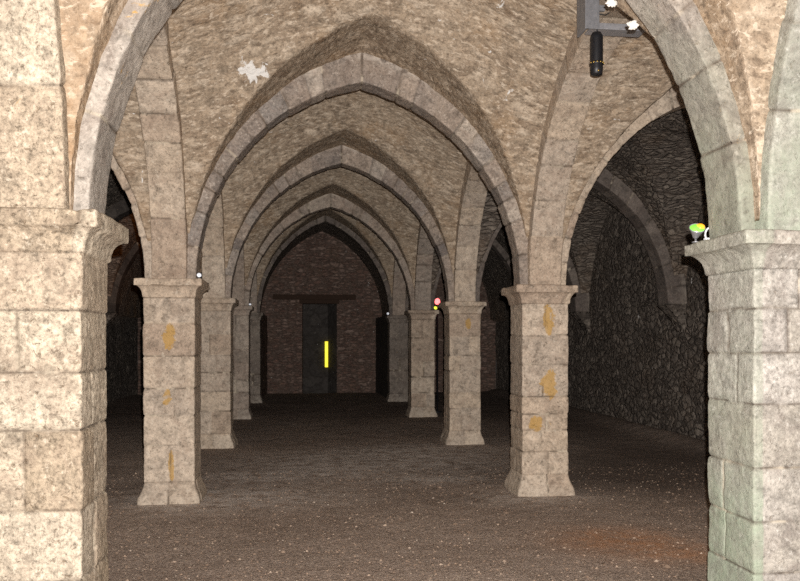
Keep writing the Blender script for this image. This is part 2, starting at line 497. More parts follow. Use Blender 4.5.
make_pier('l', 0, XL[0], YR[0], CL[0], .0105, M['near_left'], .085,
          courses=[.20, .46, .796, 1.18, 1.453, 1.75], vjoints={0: [.2, .78], 1: [.74], 2: [.235, .735], 3: [.70], 4: [.20], 5: []}, seed=11,
          label='cream stone pier nearest the camera on the left, cut by the frame edge')
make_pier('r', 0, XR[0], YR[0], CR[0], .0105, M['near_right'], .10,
          courses=[.20, .38, .65, .935, 1.27, 1.54, 1.78], vjoints={0: [.3], 1: [1.70], 2: [1.68], 3: [.0], 4: [1.82], 5: [.20, 1.73], 6: [.26]}, algae=algae_lamplight_near, seed=23,
          label='pale greenish stone pier nearest the camera on the right, carrying the coloured spotlight')
make_pier('l', 1, XL[1], YR[1], CL[1], .014, M['ashlar'], .08,
          courses=[.20, .56, .856, 1.13, 1.45, 1.78], vjoints={0: [.26], 1: [], 2: [.30], 3: [], 4: [], 5: []},
          stains=[(.0, 1.66, .06, .13), (-.02, 1.05, .05, .10), (.02, .36, .03, .16)], seed=37,
          label='second left stone pier from the front, with a narrow ochre stain below its capital')
make_pier('r', 1, XR[1], YR[1], CR[1], .014, M['ashlar'], .08,
          courses=[.20, .44, .66, .836, 1.02, 1.35, 1.66], vjoints={0: [.27], 1: [.2], 2: [.26], 3: [], 4: [.22], 5: [], 6: [.26]},
          stains=[(.04, 1.82, .07, .16), (.03, 1.14, .10, .15), (-.10, .74, .08, .08)], seed=41,
          label='second right stone pier from the front, with two ochre patches on its face')
make_pier('l', 2, XL[2], YR[2], CL[2], .02, M['ashlar'], .08, seed=53,
          label='third stone pier from the front on the left, half hidden behind the second')
make_pier('r', 2, XR[2], YR[2], CR[2], .02, M['ashlar'], .08, stains=[(.05, 1.85, .05, .1)], seed=59,
          label='third stone pier from the front on the right, speckled, with a dark brown foot')
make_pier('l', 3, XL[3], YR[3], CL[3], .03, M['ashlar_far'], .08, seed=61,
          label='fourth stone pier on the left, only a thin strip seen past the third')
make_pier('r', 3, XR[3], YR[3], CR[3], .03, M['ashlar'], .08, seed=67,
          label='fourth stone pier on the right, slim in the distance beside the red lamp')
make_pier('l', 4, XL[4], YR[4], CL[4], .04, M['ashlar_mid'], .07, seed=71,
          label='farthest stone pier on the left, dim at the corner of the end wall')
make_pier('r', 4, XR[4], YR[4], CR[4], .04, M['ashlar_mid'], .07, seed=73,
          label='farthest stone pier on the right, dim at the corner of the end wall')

# ------------------------------------------------------------------ arches
def rect_path(t, d, res):
    """cross-section path (r, w) around the ring: soffit r=0, extrados r=t"""
    b = .012
    nr, nw = max(3, int(t / res)), max(4, int(d / res))
    pts = []
    for w in np.linspace(-d / 2 + b, d / 2 - b, nw): pts.append((0, w))
    pts.append((b * .3, d / 2 - b * .3))
    for r in np.linspace(b, t - b, nr): pts.append((r, d / 2))
    for w in np.linspace(d / 2, -d / 2, max(3, nw // 3)): pts.append((t, w))
    for r in np.linspace(t - b, b, nr): pts.append((r, -d / 2))
    pts.append((b * .3, -d / 2 + b * .3))
    return np.array(pts)

def arch_curve(a, rise):
    c = (rise * rise - a * a) / (2 * a)
    return c, a + c

def make_arch(axis, p0, p1, z0, z1, apex, t, d, res, mat, label, seed, nv=8, algae=False, stain=0.0, corbel=False, name='stone_arch'):  # algae: paint the green lamp glow into the stone
    """axis 'x': spans along x between p0,p1 (inner soffit points) at fixed y ; 'y': spans along y"""
    (u0, v0), (u1, v1) = p0, p1          # u along the span, v across
    um = (u0 + u1) / 2; a = abs(u1 - u0) / 2
    zs = (z0 + z1) / 2
    rise = apex - zs
    c, R = arch_curve(a, rise)
    cs = rect_path(t, d, res)
    n = int(R * math.acos(c / R) / res)
    sv = np.concatenate([np.linspace(-1, 0, n), np.linspace(0, 1, n)[1:]])
    r, w = cs[:, 0][None, :], cs[:, 1][None, :]
    s = sv[:, None]
    phi = (1 - np.abs(s)) * np.arccos(np.clip(c / (R + r), -1, 1))
    du = (R + r) * np.cos(phi) - c       # horizontal distance from the middle
    uu = um + np.where(s < 0, -1, 1) * du
    zz = (R + r) * np.sin(phi)
    f = (uu - u0) / (u1 - u0)
    zz = zz + z0 + (z1 - z0) * f
    vv = v0 + (v1 - v0) * f + w
    P = np.stack([uu, vv, zz], -1) if axis == 'x' else np.stack([vv, uu, zz], -1)
    N = grid_normals(P, True)
    ctr = P.mean(1, keepdims=True)
    if np.mean(np.sum(N * (P - ctr), -1)) < 0:
        P = P[:, ::-1]; N = -N[:, ::-1]; cs = cs[::-1]; s = s
        r, w = cs[:, 0][None, :], cs[:, 1][None, :]
    # voussoir joints along the ring
    L = R * math.acos(c / R)
    arc = (1 - np.abs(s)) * L + 0 * r
    half_id = (s > 0).astype(np.int64) + 0 * r.astype(np.int64)
    rr = np.random.RandomState(seed)
    jn = [.0]
    vs = 1.5 if (t < .27 or axis == 'y') else 1.0
    while jn[-1] < L - .25: jn.append(jn[-1] + rr.uniform(.15, .29) * (1.5 if jn[-1] < .7 else 1) * vs)
    jn[-1] = L
    jn = np.array(jn)
    arcw = arc + .012 * fbm(P, 5, 2, seed + 3)
    k = np.clip(np.searchsorted(jn, arcw) - 1, 0, len(jn) - 2)
    d0 = np.minimum(np.abs(arcw - jn[k]), np.abs(jn[k + 1] - arcw))
    hh = hash1(k * 2 + half_id, 0, seed); h2 = hash1(k * 2 + half_id, 3, seed)
    wid = .007 + .003 * fbm(P, 8, 2, seed + 5)
    joint = np.exp(-(d0 / wid) ** 2)
    disp = -.009 * joint - .003 * np.exp(-(d0 / .02) ** 2) + (hh - .5) * .014
    disp = disp + .006 * fbm(P, 6, 3, seed) + .003 * fbm(P, 26, 3, seed + 7)
    edge = np.exp(-((r - 0) / .03) ** 2) * np.exp(-((np.abs(w) - d / 2) / .03) ** 2)
    disp = disp - edge * .012 * np.clip(fbm(P, 7, 3, seed + 9), 0, 1)
    P2 = P + N * disp[..., None]
    al = np.zeros(P.shape[:2])
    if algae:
        al = np.clip(.62 - (P[..., 2] - z0) * .42 + .4 * fbm(P, 3, 3, 5), 0, .7)  # green lamp glow painted into the stone, fading up from the capital
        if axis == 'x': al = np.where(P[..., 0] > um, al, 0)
    st = np.zeros(P.shape[:2]) + stain * np.clip(.35 + fbm(P, 2.5, 3, seed + 2), 0, 1)
    lime = sstep(np.broadcast_to(r, P.shape[:2]) + .05 * fbm(P, 5, 2, seed + 4), t * .62, t * .9) * (.9 if axis == 'x' else 0)
    root = (u0, v0, z0) if axis == 'x' else (v0, u0, z0)
    me = tube_mesh(P2 - np.array(root), {'tint': h2, 'joint': joint, 'stain': st, 'algae': al, 'lime': lime}, name)  # 'algae' carries the painted green lamp glow
    if corbel:
        e = empty(name, root, label, 'arch')
        o = link('ring', me, mat, e)
        # tapering corbel at the wall end
        prof = []
        n = 14
        Q = []
        for q in range(n + 1):
            f_ = q / n
            dep = .34 * f_ ** 1.6 + .02
            zc = -.50 * (1 - f_)
            x1 = u1 + (.34 if u1 > u0 else -.34)
            x0 = x1 - (dep if u1 > u0 else -dep)
            ww = d / 2 * (.75 + .25 * f_)
            ring = []
            for (ax, ay) in [(x0, -ww), (x0, ww), (x1, ww), (x1, -ww)]:
                ring.append((ax, ay))
            pp = []
            for j in range(4):
                A, B = np.array(ring[j]), np.array(ring[(j + 1) % 4])
                for tt in np.linspace(0, 1, 8)[:-1]: pp.append(A + (B - A) * tt)
            pp = np.array(pp)
            Q.append(np.column_stack([pp[:, 0], pp[:, 1] + v1, np.full(len(pp), z1 + zc)]))
        Q = np.array(Q)
        if u1 < u0: Q = Q[:, ::-1]
        NQ = grid_normals(Q, True)
        Q2 = Q + NQ * (.012 * fbm(Q, 8, 3, seed + 12))[..., None]
        z_ = np.zeros(Q.shape[:2])
        link('corbel', tube_mesh(Q2 - np.array(root), {'st': np.stack([Q[..., 1], Q[..., 2], z_], -1), 'white': z_, 'stain': z_}, 'corbel'), M['wall_dark'], e)
        return e
    o = link(name, me, mat)
    o.location = root
    tag(o, label, 'arch')
    return o

TR, DR = .33, .38
ords = ['nearest', 'second', 'third', 'fourth', 'farthest']
nave_lab = ['nearest pointed stone arch framing the whole view overhead',
            'second pointed stone arch across the nave, largest one seen whole',
            'third pointed stone arch across the nave, inside the second',
            'fourth pointed stone arch across the nave, inside the third',
            'innermost pointed stone arch, dim around the end wall with the doorway']
resr = [.014, .018, .024, .035, .05]
for i in range(5):
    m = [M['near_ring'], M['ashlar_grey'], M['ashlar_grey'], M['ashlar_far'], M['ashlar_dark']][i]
    dy = .05 if i == 0 else -.055
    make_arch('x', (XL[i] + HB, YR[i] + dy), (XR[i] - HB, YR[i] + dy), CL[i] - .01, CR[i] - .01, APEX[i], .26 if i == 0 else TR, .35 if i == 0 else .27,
              resr[i], m, nave_lab[i], 100 + i, algae=(i == 0), stain=.3 if i == 0 else .05)  # algae here is the painted green lamp glow
for i in range(1, 5):
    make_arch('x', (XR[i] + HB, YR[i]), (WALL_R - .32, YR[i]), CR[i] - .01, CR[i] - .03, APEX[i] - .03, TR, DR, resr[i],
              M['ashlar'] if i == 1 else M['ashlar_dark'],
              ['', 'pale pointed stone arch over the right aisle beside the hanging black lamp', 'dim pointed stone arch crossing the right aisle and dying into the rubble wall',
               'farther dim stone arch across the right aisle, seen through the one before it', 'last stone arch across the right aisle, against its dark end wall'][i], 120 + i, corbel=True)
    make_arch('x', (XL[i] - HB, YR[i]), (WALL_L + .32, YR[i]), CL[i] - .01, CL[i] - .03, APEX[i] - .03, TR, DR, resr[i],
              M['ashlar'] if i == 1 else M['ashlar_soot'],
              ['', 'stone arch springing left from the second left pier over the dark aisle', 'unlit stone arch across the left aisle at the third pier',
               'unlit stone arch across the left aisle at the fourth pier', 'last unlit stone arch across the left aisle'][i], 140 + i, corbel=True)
# arcade arches running front to back
for side, XX, CC, nm in (('left', XL, CL, 140), ('right', XR, CR, 160)):
    for b in range(-1, 4):
        j0, j1 = max(b, 0), b + 1
        y0 = YR[b] + HB if b >= 0 else YN + HB
        y1 = YR[b + 1] - HB
        x0, x1 = XX[j0], XX[j1]
        z0, z1 = CC[j0] - .01, CC[j1] - .01
        rise = 2.5 if b < 0 else 2.08 if b == 0 else 1.96
        mat = M['near_left'] if (b < 0 and side == 'left') else M['near_right'] if b < 0 else M['ashlar'] if b < 2 else M['ashlar_far']
        lab = {-1: 'front-to-back %s arcade arch rising toward the camera from the nearest pier',
               0: 'front-to-back %s arcade arch between the first and second piers' + (', with the lamp bracket' if side == 'right' else ''),
               1: 'front-to-back %s arcade arch between the second and third piers',
               2: 'front-to-back %s arcade arch between the third and fourth piers',
               3: 'front-to-back %s arcade arch between the fourth and farthest piers'}[b] % side
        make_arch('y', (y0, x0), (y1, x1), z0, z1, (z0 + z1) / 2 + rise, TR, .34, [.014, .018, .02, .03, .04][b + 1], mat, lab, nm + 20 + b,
                  algae=(b < 0 and side == 'right'), stain=.25 if b < 0 and side == 'left' else .1)  # algae here is the painted green lamp glow

# ------------------------------------------------------------------ vault webs
def vault_bay(y0, y1, xl0, xl1, xr0, xr1, zsp, apexA, apexB, aA, aB, res, cross=True, dome=0.0, so=.10, ao=.315):
    """groin vault patch. xl/xr at y0,y1. returns P, st"""
    hbx = ((xr0 - xl0) + (xr1 - xl1)) / 4
    hby = (y1 - y0) / 2
    cA, rA = arch_curve(aA + so, apexA - zsp + ao); cB, rB = arch_curve(aB + so, apexB - zsp + ao)
    def params(hb, c, r):
        L = r * math.acos(c / r)
        n = max(6, int(L / res))
        ang = np.linspace(0, math.acos(c / r), n)
        x = np.concatenate([[hb], r * np.cos(ang) - c])
        z = np.concatenate([[-.05], r * np.sin(ang)]); arc = np.concatenate([[-.05], r * ang])
        xs = np.concatenate([-x, x[::-1][1:]])
        return xs, np.concatenate([z, z[::-1][1:]]), np.concatenate([arc, (2 * arc[-1] - arc[::-1])[1:]])
    xs, zA, sA = params(hbx, cA, rA)
    if cross:
        ys, zB, sB = params(hby, cB, rB)
    else:
        ys = np.linspace(-hby, hby, max(4, int(2 * hby / res))); zB = np.full(len(ys), -9.0); sB = ys
    Xf = (xs / hbx + 1) / 2; Yf = (ys / hby + 1) / 2
    fy, fx = np.meshgrid(Yf, Xf, indexing='ij')
    XL_ = xl0 + (xl1 - xl0) * fy; XR_ = xr0 + (xr1 - xr0) * fy
    X = XL_ + (XR_ - XL_) * fx
    Y = y0 + (y1 - y0) * fy
    ZA = np.tile(zA, (len(ys), 1)); ZB = np.tile(zB[:, None], (1, len(xs)))
    ZB = ZB + dome * np.clip(1 - (2 * fx - 1) ** 2, 0, 1) ** 1.5 * np.clip(1 - (2 * fy - 1) ** 2, 0, 1)
    # a soft groin
    k = .035
    h = np.clip(.5 + .5 * (ZA - ZB) / k, 0, 1)
    Z = ZB * (1 - h) + ZA * h + k * h * (1 - h)
    P = np.stack([X, Y, Z + zsp], -1)
    st = np.stack([Y, np.tile(sA, (len(ys), 1)), np.clip(ZA - ZB, -2, 2)], -1)
    st2 = np.stack([X + 40, np.tile(sB[:, None], (1, len(xs))) + 7, 0 * Y], -1)
    return P, st, st2

def add_ceiling(name, bays, mat, seed, amp=.02, white=None):
    V, F, ST, S2, WH, SN = [], [], [], [], [], []
    off = 0
    for (P, st, st2) in bays:
        S2.append(st2.reshape(-1, 3))
        nv, nu = P.shape[:2]
        N = grid_normals(P)
        N = np.where(N[..., 2:3] > 0, -N, N)
        P2 = P + N * (amp * fbm(P, 1.6, 3, seed) + .012 * fbm(P, 9, 3, seed + 4))[..., None]
        V.append(P2.reshape(-1, 3))
        F += [[a + off for a in f] for f in grid_faces(nv, nu, flip=True)]
        ST.append(st.reshape(-1, 3))
        w = np.zeros(P.shape[:2])
        if white:
            for (c, r) in white:
                w = np.maximum(w, np.clip(1.25 - np.linalg.norm(P - np.array(c), axis=-1) / r * .7, 0, 1.25))
        WH.append(w.ravel())
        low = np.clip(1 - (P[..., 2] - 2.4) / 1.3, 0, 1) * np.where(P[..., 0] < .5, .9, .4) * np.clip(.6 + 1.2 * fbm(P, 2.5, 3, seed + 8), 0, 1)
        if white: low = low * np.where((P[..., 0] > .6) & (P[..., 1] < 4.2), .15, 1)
        SN.append(low.ravel())
        off += nv * nu
    me = mesh_from(np.vstack(V), F, {'st': np.vstack(ST), 'st2': np.vstack(S2), 'white': np.concatenate(WH), 'stain': np.concatenate(SN)}, name)
    o = link(name, me, mat)
    return tag(o, kind='structure')

def nave_ap(i): return (APEX[max(i, 0)] + APEX[i + 1]) / 2
nave, ra, la = [], [], []
for b in range(-1, 4):
    i0, i1 = max(b, 0), b + 1
    y0 = YR[b] if b >= 0 else YN
    y1 = YR[b + 1]
    zsp = (CL[i0] + CL[i1] + CR[i0] + CR[i1]) / 4
    res = [.035, .03, .04, .05, .06][b + 1]
    w = ((XR[i0] - XL[i0]) + (XR[i1] - XL[i1])) / 4
    nave.append(vault_bay(y0, y1, XL[i0], XL[i1], XR[i0], XR[i1], zsp, nave_ap(b), zsp + (1.96 if b >= 0 else 2.5), w - HB, (y1 - y0) / 2 - HB, res, dome=.62, so=.10 if b >= 0 else .08, ao=.315 if b >= 0 else .20))
    zr = (CR[i0] + CR[i1]) / 2; zl = (CL[i0] + CL[i1]) / 2
    ra.append(vault_bay(y0, y1, XR[i0], XR[i1], WALL_R, WALL_R, zr, nave_ap(b) - .03, zr + (1.96 if b >= 0 else 2.5), (WALL_R - .32 - XR[i1] - HB) / 2, (y1 - y0) / 2 - HB, res))
    la.append(vault_bay(y0, y1, WALL_L, WALL_L, XL[i0], XL[i1], zl, nave_ap(b) - .03, zl + (1.96 if b >= 0 else 2.5), (XL[i1] - HB - WALL_L - .32) / 2, (y1 - y0) / 2 - HB, res))
rec = []
for lst, xl, xr, zsp, hw in ((nave, XL[4], XR[4], 2.29, None), (ra, XR[4], WALL_R, 2.26, .32), (la, WALL_L, XL[4], 2.32, .32)):
    a = (xr - xl) / 2 - (HB if hw is None else .285)
    (rec if lst is nave else lst).append(vault_bay(YR[4], YEND + .02, xl, xl, xr, xr, zsp, APEX[4], zsp + 1.9, a + (.12 if lst is nave else 0), 1.0, .06, cross=False))
WHITE = [((-0.48, 7.53, 4.10), .11)]
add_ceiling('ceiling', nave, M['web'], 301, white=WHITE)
add_ceiling('ceiling.005', rec, M['web_dark'], 351, .015)  # darker rubble here paints in the shadow under the recess vault
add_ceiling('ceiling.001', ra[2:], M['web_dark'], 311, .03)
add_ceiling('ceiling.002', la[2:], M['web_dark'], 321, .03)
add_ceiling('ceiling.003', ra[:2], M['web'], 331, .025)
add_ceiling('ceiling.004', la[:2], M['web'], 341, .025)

# ------------------------------------------------------------------ walls
def wall_grid(name, A, B, z0, z1, inward, mat, res, seed, amp=.03, holes=(), opening=None):
    """vertical wall from A to B (xy), displaced along inward normal"""
    A, B = np.array(A, float), np.array(B, float)
    L = np.linalg.norm(B - A)
    us = np.linspace(0, L, int(L / res) + 1); zs = np.linspace(z0, z1, int((z1 - z0) / res) + 1)
    if opening:
        us = np.unique(np.concatenate([us, [opening[0], opening[1]]])); zs = np.unique(np.concatenate([zs, [opening[3]]]))
    z, u = np.meshgrid(zs, us, indexing='ij')
    P = np.stack([A[0] + (B - A)[0] * u / L, A[1] + (B - A)[1] * u / L, z], -1)
    disp = amp * fbm(P, 1.2, 3, seed) + .018 * fbm(P, 6, 3, seed + 3)
    for (hu, hz, hr) in holes:
        disp = disp - .16 * sstep(-np.maximum(np.abs(u - hu), np.abs(z - hz)) / hr, -1.0, -.6)
    mask = None
    if opening:
        d = np.maximum(np.maximum(opening[0] - u, u - opening[1]), np.maximum(opening[2] - z, z - opening[3]))
        disp = disp * sstep(d, 0, .15)
        uc, zc = (us[:-1] + us[1:]) / 2, (zs[:-1] + zs[1:]) / 2
        zc, uc = np.meshgrid(zc, uc, indexing='ij')
        mask = ~((uc > opening[0]) & (uc < opening[1]) & (zc > opening[2]) & (zc < opening[3]))
    P2 = P + np.array([inward[0], inward[1], 0]) * disp[..., None]
    st = np.stack([u, z, 0 * u], -1).reshape(-1, 3)
    zz = np.zeros(u.size)
    F = grid_faces(len(zs), len(us), mask=mask)
    n = np.cross(P[0, 1] - P[0, 0], P[1, 0] - P[0, 0])
    if n[0] * inward[0] + n[1] * inward[1] < 0: F = [f[::-1] for f in F]
    o = link(name, mesh_from(P2.reshape(-1, 3), F, {'st': st, 'white': zz, 'stain': zz}, name), mat)
    return tag(o, kind='structure')

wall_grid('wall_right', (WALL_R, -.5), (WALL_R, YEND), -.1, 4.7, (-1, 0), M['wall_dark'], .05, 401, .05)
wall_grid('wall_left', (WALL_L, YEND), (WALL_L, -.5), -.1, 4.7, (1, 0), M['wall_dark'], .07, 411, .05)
# end wall with its doorway
DX0, DX1, DZ = -.085, 1.0, 2.76
wall_grid('wall_back', (WALL_L, YEND), (WALL_R, YEND), -.1, 5.2, (0, -1), M['brick'], .05, 421, .025,
          holes=[(.56 - WALL_L, 4.90, .09), (1.56 - WALL_L, 2.42, .10)], opening=(DX0 - WALL_L, DX1 - WALL_L, -.2, DZ))
# side walls of the end recess, between farthest piers and end wall
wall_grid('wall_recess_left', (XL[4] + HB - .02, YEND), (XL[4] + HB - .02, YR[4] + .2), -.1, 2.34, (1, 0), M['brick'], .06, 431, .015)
wall_grid('wall_recess_right', (XR[4] - HB + .02, YR[4] + .2), (XR[4] - HB + .02, YEND), -.1, 2.30, (-1, 0), M['soot'], .06, 441, .015)  # near-black colour stands in for the shadow on this side

# doorway recess (reveal, back and head) with the glowing slit
def quad_strip(pts_lo, z0, z1, res=.06):
    V, F, ST = [], [], []
    return V, F, ST
def recess():
    y0, y1 = YEND + .0, YEND + .55
    segs = [((DX0, y0), (DX0 + .02, y1)), ((DX0 + .02, y1), (DX1 - .27, y1)), ((DX1 - .27, y1), (DX1, y0))]
    V, F, ST = [], [], []
    off = 0; run = 0
    for (a, b) in segs:
        L = math.dist(a, b)
        us = np.linspace(0, 1, max(2, int(L / .06))); zs = np.linspace(-.1, DZ, 46)
        z, u = np.meshgrid(zs, us, indexing='ij')
        P = np.stack([a[0] + (b[0] - a[0]) * u, a[1] + (b[1] - a[1]) * u, z], -1)
        V.append(P.reshape(-1, 3)); ST.append(np.stack([run + u * L, z, 0 * z], -1).reshape(-1, 3))
        F += [[q + off for q in f] for f in grid_faces(len(zs), len(us))]
        off += z.size; run += L
    # head
    hv = np.array([(DX0, y0, DZ), (DX1, y0, DZ), (DX1 - .27, y1, DZ), (DX0 + .02, y1, DZ)])
    V.append(hv); ST.append(np.column_stack([hv[:, 0], hv[:, 1], 0 * hv[:, 0]])); F.append([off, off + 3, off + 2, off + 1])
    VV = np.vstack(V)
    zz = np.zeros(len(VV))
    o = link('door_1', mesh_from(VV, F, {'st': np.vstack(ST), 'white': zz, 'stain': zz}, 'door'), M['soot'], smooth=False)
    tag(o, kind='structure')
recess()

def box_bm_mesh(parts, name, bev=.004):
    """parts: list of (centre, size, rotation matrix or None) -> one bevelled mesh"""
    import bmesh
    from mathutils import Matrix, Vector
    bm = bmesh.new()
    for (c, s, rot) in parts:
        r = bmesh.ops.create_cube(bm, size=1)
        mt = Matrix.Translation(Vector(c)) @ (rot.to_4x4() if rot else Matrix.Identity(4)) @ Matrix.Diagonal((s[0], s[1], s[2], 1))
        bmesh.ops.transform(bm, matrix=mt, verts=r['verts'])
    if bev:
        bmesh.ops.bevel(bm, geom=bm.edges[:], offset=bev, segments=2, affect='EDGES', profile=.5)
    me = bpy.data.meshes.new(name)
    bm.to_mesh(me); bm.free()
    return me

def lathe_mesh(prof, name, n=24, axis=(0, 0, 1), origin=(0, 0, 0)):
    """prof: list of (r, h) along axis"""
    from mathutils import Vector
    q = Vector((0, 0, 1)).rotation_difference(Vector(axis).normalized())
    V, F = [], []
    for (r, h) in prof:
        for k in range(n):
            t = 2 * math.pi * k / n
            v = q @ Vector((r * math.cos(t), r * math.sin(t), h))
            V.append((v.x + origin[0], v.y + origin[1], v.z + origin[2]))
    for i in range(len(prof) - 1):
        for k in range(n):
            F.append([i * n + k, i * n + (k + 1) % n, (i + 1) * n + (k + 1) % n, (i + 1) * n + k])
    F.append(list(range(n))[::-1]); F.append([(len(prof) - 1) * n + k for k in range(n)])
    return mesh_from(V, F, None, name)

def wire_mesh(pts, r, name, n=8):
    from mathutils import Vector
    V, F = [], []
    pts = [Vector(p) for p in pts]
    for i, p in enumerate(pts):
        d = (pts[min(i + 1, len(pts) - 1)] - pts[max(i - 1, 0)]).normalized()
        a = d.cross(Vector((0, .3, 1))).normalized(); b = d.cross(a)
        for k in range(n):
            t = 2 * math.pi * k / n
            v = p + a * (r * math.cos(t)) + b * (r * math.sin(t))
            V.append(tuple(v))
    for i in range(len(pts) - 1):
        for k in range(n):
            F.append([i * n + k, i * n + (k + 1) % n, (i + 1) * n + (k + 1) % n, (i + 1) * n + k])
    F.append(list(range(n))[::-1]); F.append([(len(pts) - 1) * n + k for k in range(n)])
    return mesh_from(V, F, None, name)

# glowing slit in the back of the doorway
sl = link('window_1', box_bm_mesh([((.685, YEND + .50, 1.15), (.10, .08, .83), None)], 'slit', .006), M['slit'], smooth=False)
tag(sl, kind='structure')
# timber lintel over the doorway: a long beam and a plank below it
lt = empty('timber_lintel', (.4, YEND, DZ), 'dark timber lintel across the end wall above the doorway', 'lintel')
link('beam', box_bm_mesh([((-.10, -.0, .20), (2.60, .16, .16), None)], 'beam', .012), M['timber'], lt, False)
link('plank', box_bm_mesh([((.05, .0, .06), (1.26, .12, .13), None)], 'plank', .01), M['timber'], lt, False)

# ------------------------------------------------------------------ floor
res = .05
xs = np.arange(-5.5, 6.6, res); ys = np.arange(-1.5, 24.6, res)
yy, xx = np.meshgrid(ys, xs, indexing='ij')
P = np.stack([xx, yy, 0 * xx], -1)
def blob(cx, cy, rx, ry): return np.exp(-(((xx - cx) / rx) ** 2 + ((yy - cy) / ry) ** 2))
fz = .012 * fbm(P, .7, 3, 501) + .008 * fbm(P, 5, 3, 502) - .012
fz = fz + .10 * np.exp(-((WALL_R - .15 - xx) / .3) ** 2) * sstep(yy, 6, 9)
damp_falloff = np.clip(blob(4.3, 9.6, 1.9, 1.5) * 1.1 + blob(5.0, 13.0, 1.3, 4) * .6 + sstep(yy, 12, 18) * .75 + .3 * fbm(P, 1.0, 3, 505), 0, 1)  # damp patches, plus light falloff painted as darker earth toward the far end
dust = np.clip(blob(.9, 10.6, 1.6, .9) * 1.5 + blob(-.4, 9.6, .9, .35) + blob(1.5, 9.2, .7, .3) + blob(-.6, 8.4, 1.0, .6) + blob(2.3, 8.0, .6, .4) + blob(-1.2, 8.2, .5, .5) + blob(1.8, 11.8, 1.2, .6) * .8, 0, 1)
orange_patch = np.clip(blob(2.55, 6.25, .48, .42) * 1.2 + blob(2.95, 5.75, .5, .3) * .7, 0, 1) * .55  # two orange patches on the floor behind the nearest right pier
P[..., 2] = fz
fl = link('floor', mesh_from(P.reshape(-1, 3), grid_faces(len(ys), len(xs)), {'damp': damp_falloff.ravel(), 'dust': dust.ravel(), 'rust': orange_patch.ravel()}, 'floor'), M['floor'])
tag(fl, kind='structure')

# loose gravel lying on the earth floor
ng = 7000
gx = rng.uniform(-4.5, 5.8, ng * 2); gy = 5.0 + 5.0 * rng.rand(ng * 2) ** 1.4
ok = np.ones(len(gx), bool)
for x_, y_ in list(zip(XL, YR)) + list(zip(XR, YR)):
    ok &= np.maximum(np.abs(gx - x_), np.abs(gy - y_)) > .34
gx, gy = gx[ok][:ng], gy[ok][:ng]
ng = len(gx)
gs = .004 + .009 * rng.rand(ng) ** 2.5
big = rng.rand(ng) < .006
gs[big] = rng.uniform(.012, .024, big.sum())
octa = np.array([(1, 0, 0), (0, 1, 0), (-1, 0, 0), (0, -1, 0), (0, 0, .75), (0, 0, -.6)])
ofc = [(0, 1, 4), (1, 2, 4), (2, 3, 4), (3, 0, 4), (1, 0, 5), (2, 1, 5), (3, 2, 5), (0, 3, 5)]
ang = rng.uniform(0, 6.28, ng)
jit = 1 + .35 * (rng.rand(ng, 6, 1) - .5)
Vg = octa[None] * jit * gs[:, None, None]
Vg[..., 0] *= 1.3
ca, sa = np.cos(ang)[:, None], np.sin(ang)[:, None]
Vx = Vg[..., 0] * ca - Vg[..., 1] * sa; Vy = Vg[..., 0] * sa + Vg[..., 1] * ca
Vg = np.stack([Vx + gx[:, None], Vy + gy[:, None], Vg[..., 2]], -1)
gi = np.clip(((gy + 1.5) / res).astype(int), 0, len(ys) - 1); gj = np.clip(((gx + 5.5) / res).astype(int), 0, len(xs) - 1)
Vg[..., 2] += (fz[gi, gj] + gs * .3)[:, None]
Fg = (np.array(ofc)[None] + 6 * np.arange(ng)[:, None, None]).reshape(-1, 3)
gt = np.repeat(np.where(rng.rand(ng) < .04, rng.uniform(.8, .95, ng), rng.uniform(0, .75, ng)), 6)
g = link('gravel', mesh_from(Vg.reshape(-1, 3), Fg.tolist(), {'tint': gt}, 'gravel'), M['gravel'], smooth=False)
tag(g, 'loose brown and pale gravel scattered over the earth floor', 'gravel', kind='stuff')

# ------------------------------------------------------------------ lamps
def spotlight(loc, aim, scale, label, lens_mat, body, clip=False, second=None):
    from mathutils import Vector
    e = empty('spotlight', loc, label, 'lamp', 'small spotlights on the capitals')
    s = scale
    a = Vector(aim).normalized()
    c = Vector((0, 0, .038 * s))
    link('stem', lathe_mesh([(.022 * s, 0), (.022 * s, .004 * s), (.006 * s, .007 * s), (.006 * s, .038 * s)], 'stem', 12), M['metal_light'], e)
    o = c
    link('housing', lathe_mesh([(.014 * s, -.012 * s), (.02 * s, 0), (.026 * s, .018 * s), (.044 * s, .05 * s), (.046 * s, .058 * s), (.043 * s, .058 * s), (.04 * s, .052 * s)], 'housing', 28, a, o), body, e)
    le = link('lens', lathe_mesh([(.041 * s, .050 * s), (.041 * s, .054 * s), (.03 * s, .062 * s), (.012 * s, .067 * s), (.002 * s, .068 * s)], 'lens', 28, a, o), lens_mat, e)
    if second:
        # amber half of the lens
        side = a.cross(Vector((0, -1, .2))).normalized()
        b_ = o + a * (.058 * s) + side * (.019 * s)
        l2 = link('amber_filter', lathe_mesh([(.024 * s, -.006), (.025 * s, .006 * s), (.017 * s, .012 * s), (.002 * s, .014 * s)], 'amber', 20, a, b_), second, e)
        tag(l2, 'amber half of the lens')
    if clip:
        pts = [(.05 * s, -.0, .0)]
        for k in range(9):
            t = math.radians(-60 + k * 26)
            pts.append((.078 * s - .03 * s * math.cos(t), -.02 * s, .045 * s + .04 * s * math.sin(t)))
        link('wire_clip', wire_mesh(pts, .006 * s, 'clip'), M['white'], e)
        link('clip_foot', box_bm_mesh([((.085 * s, 0, .014 * s), (.06 * s, .03 * s, .028 * s), None)], 'foot', .003), M['white'], e, False)
    return e

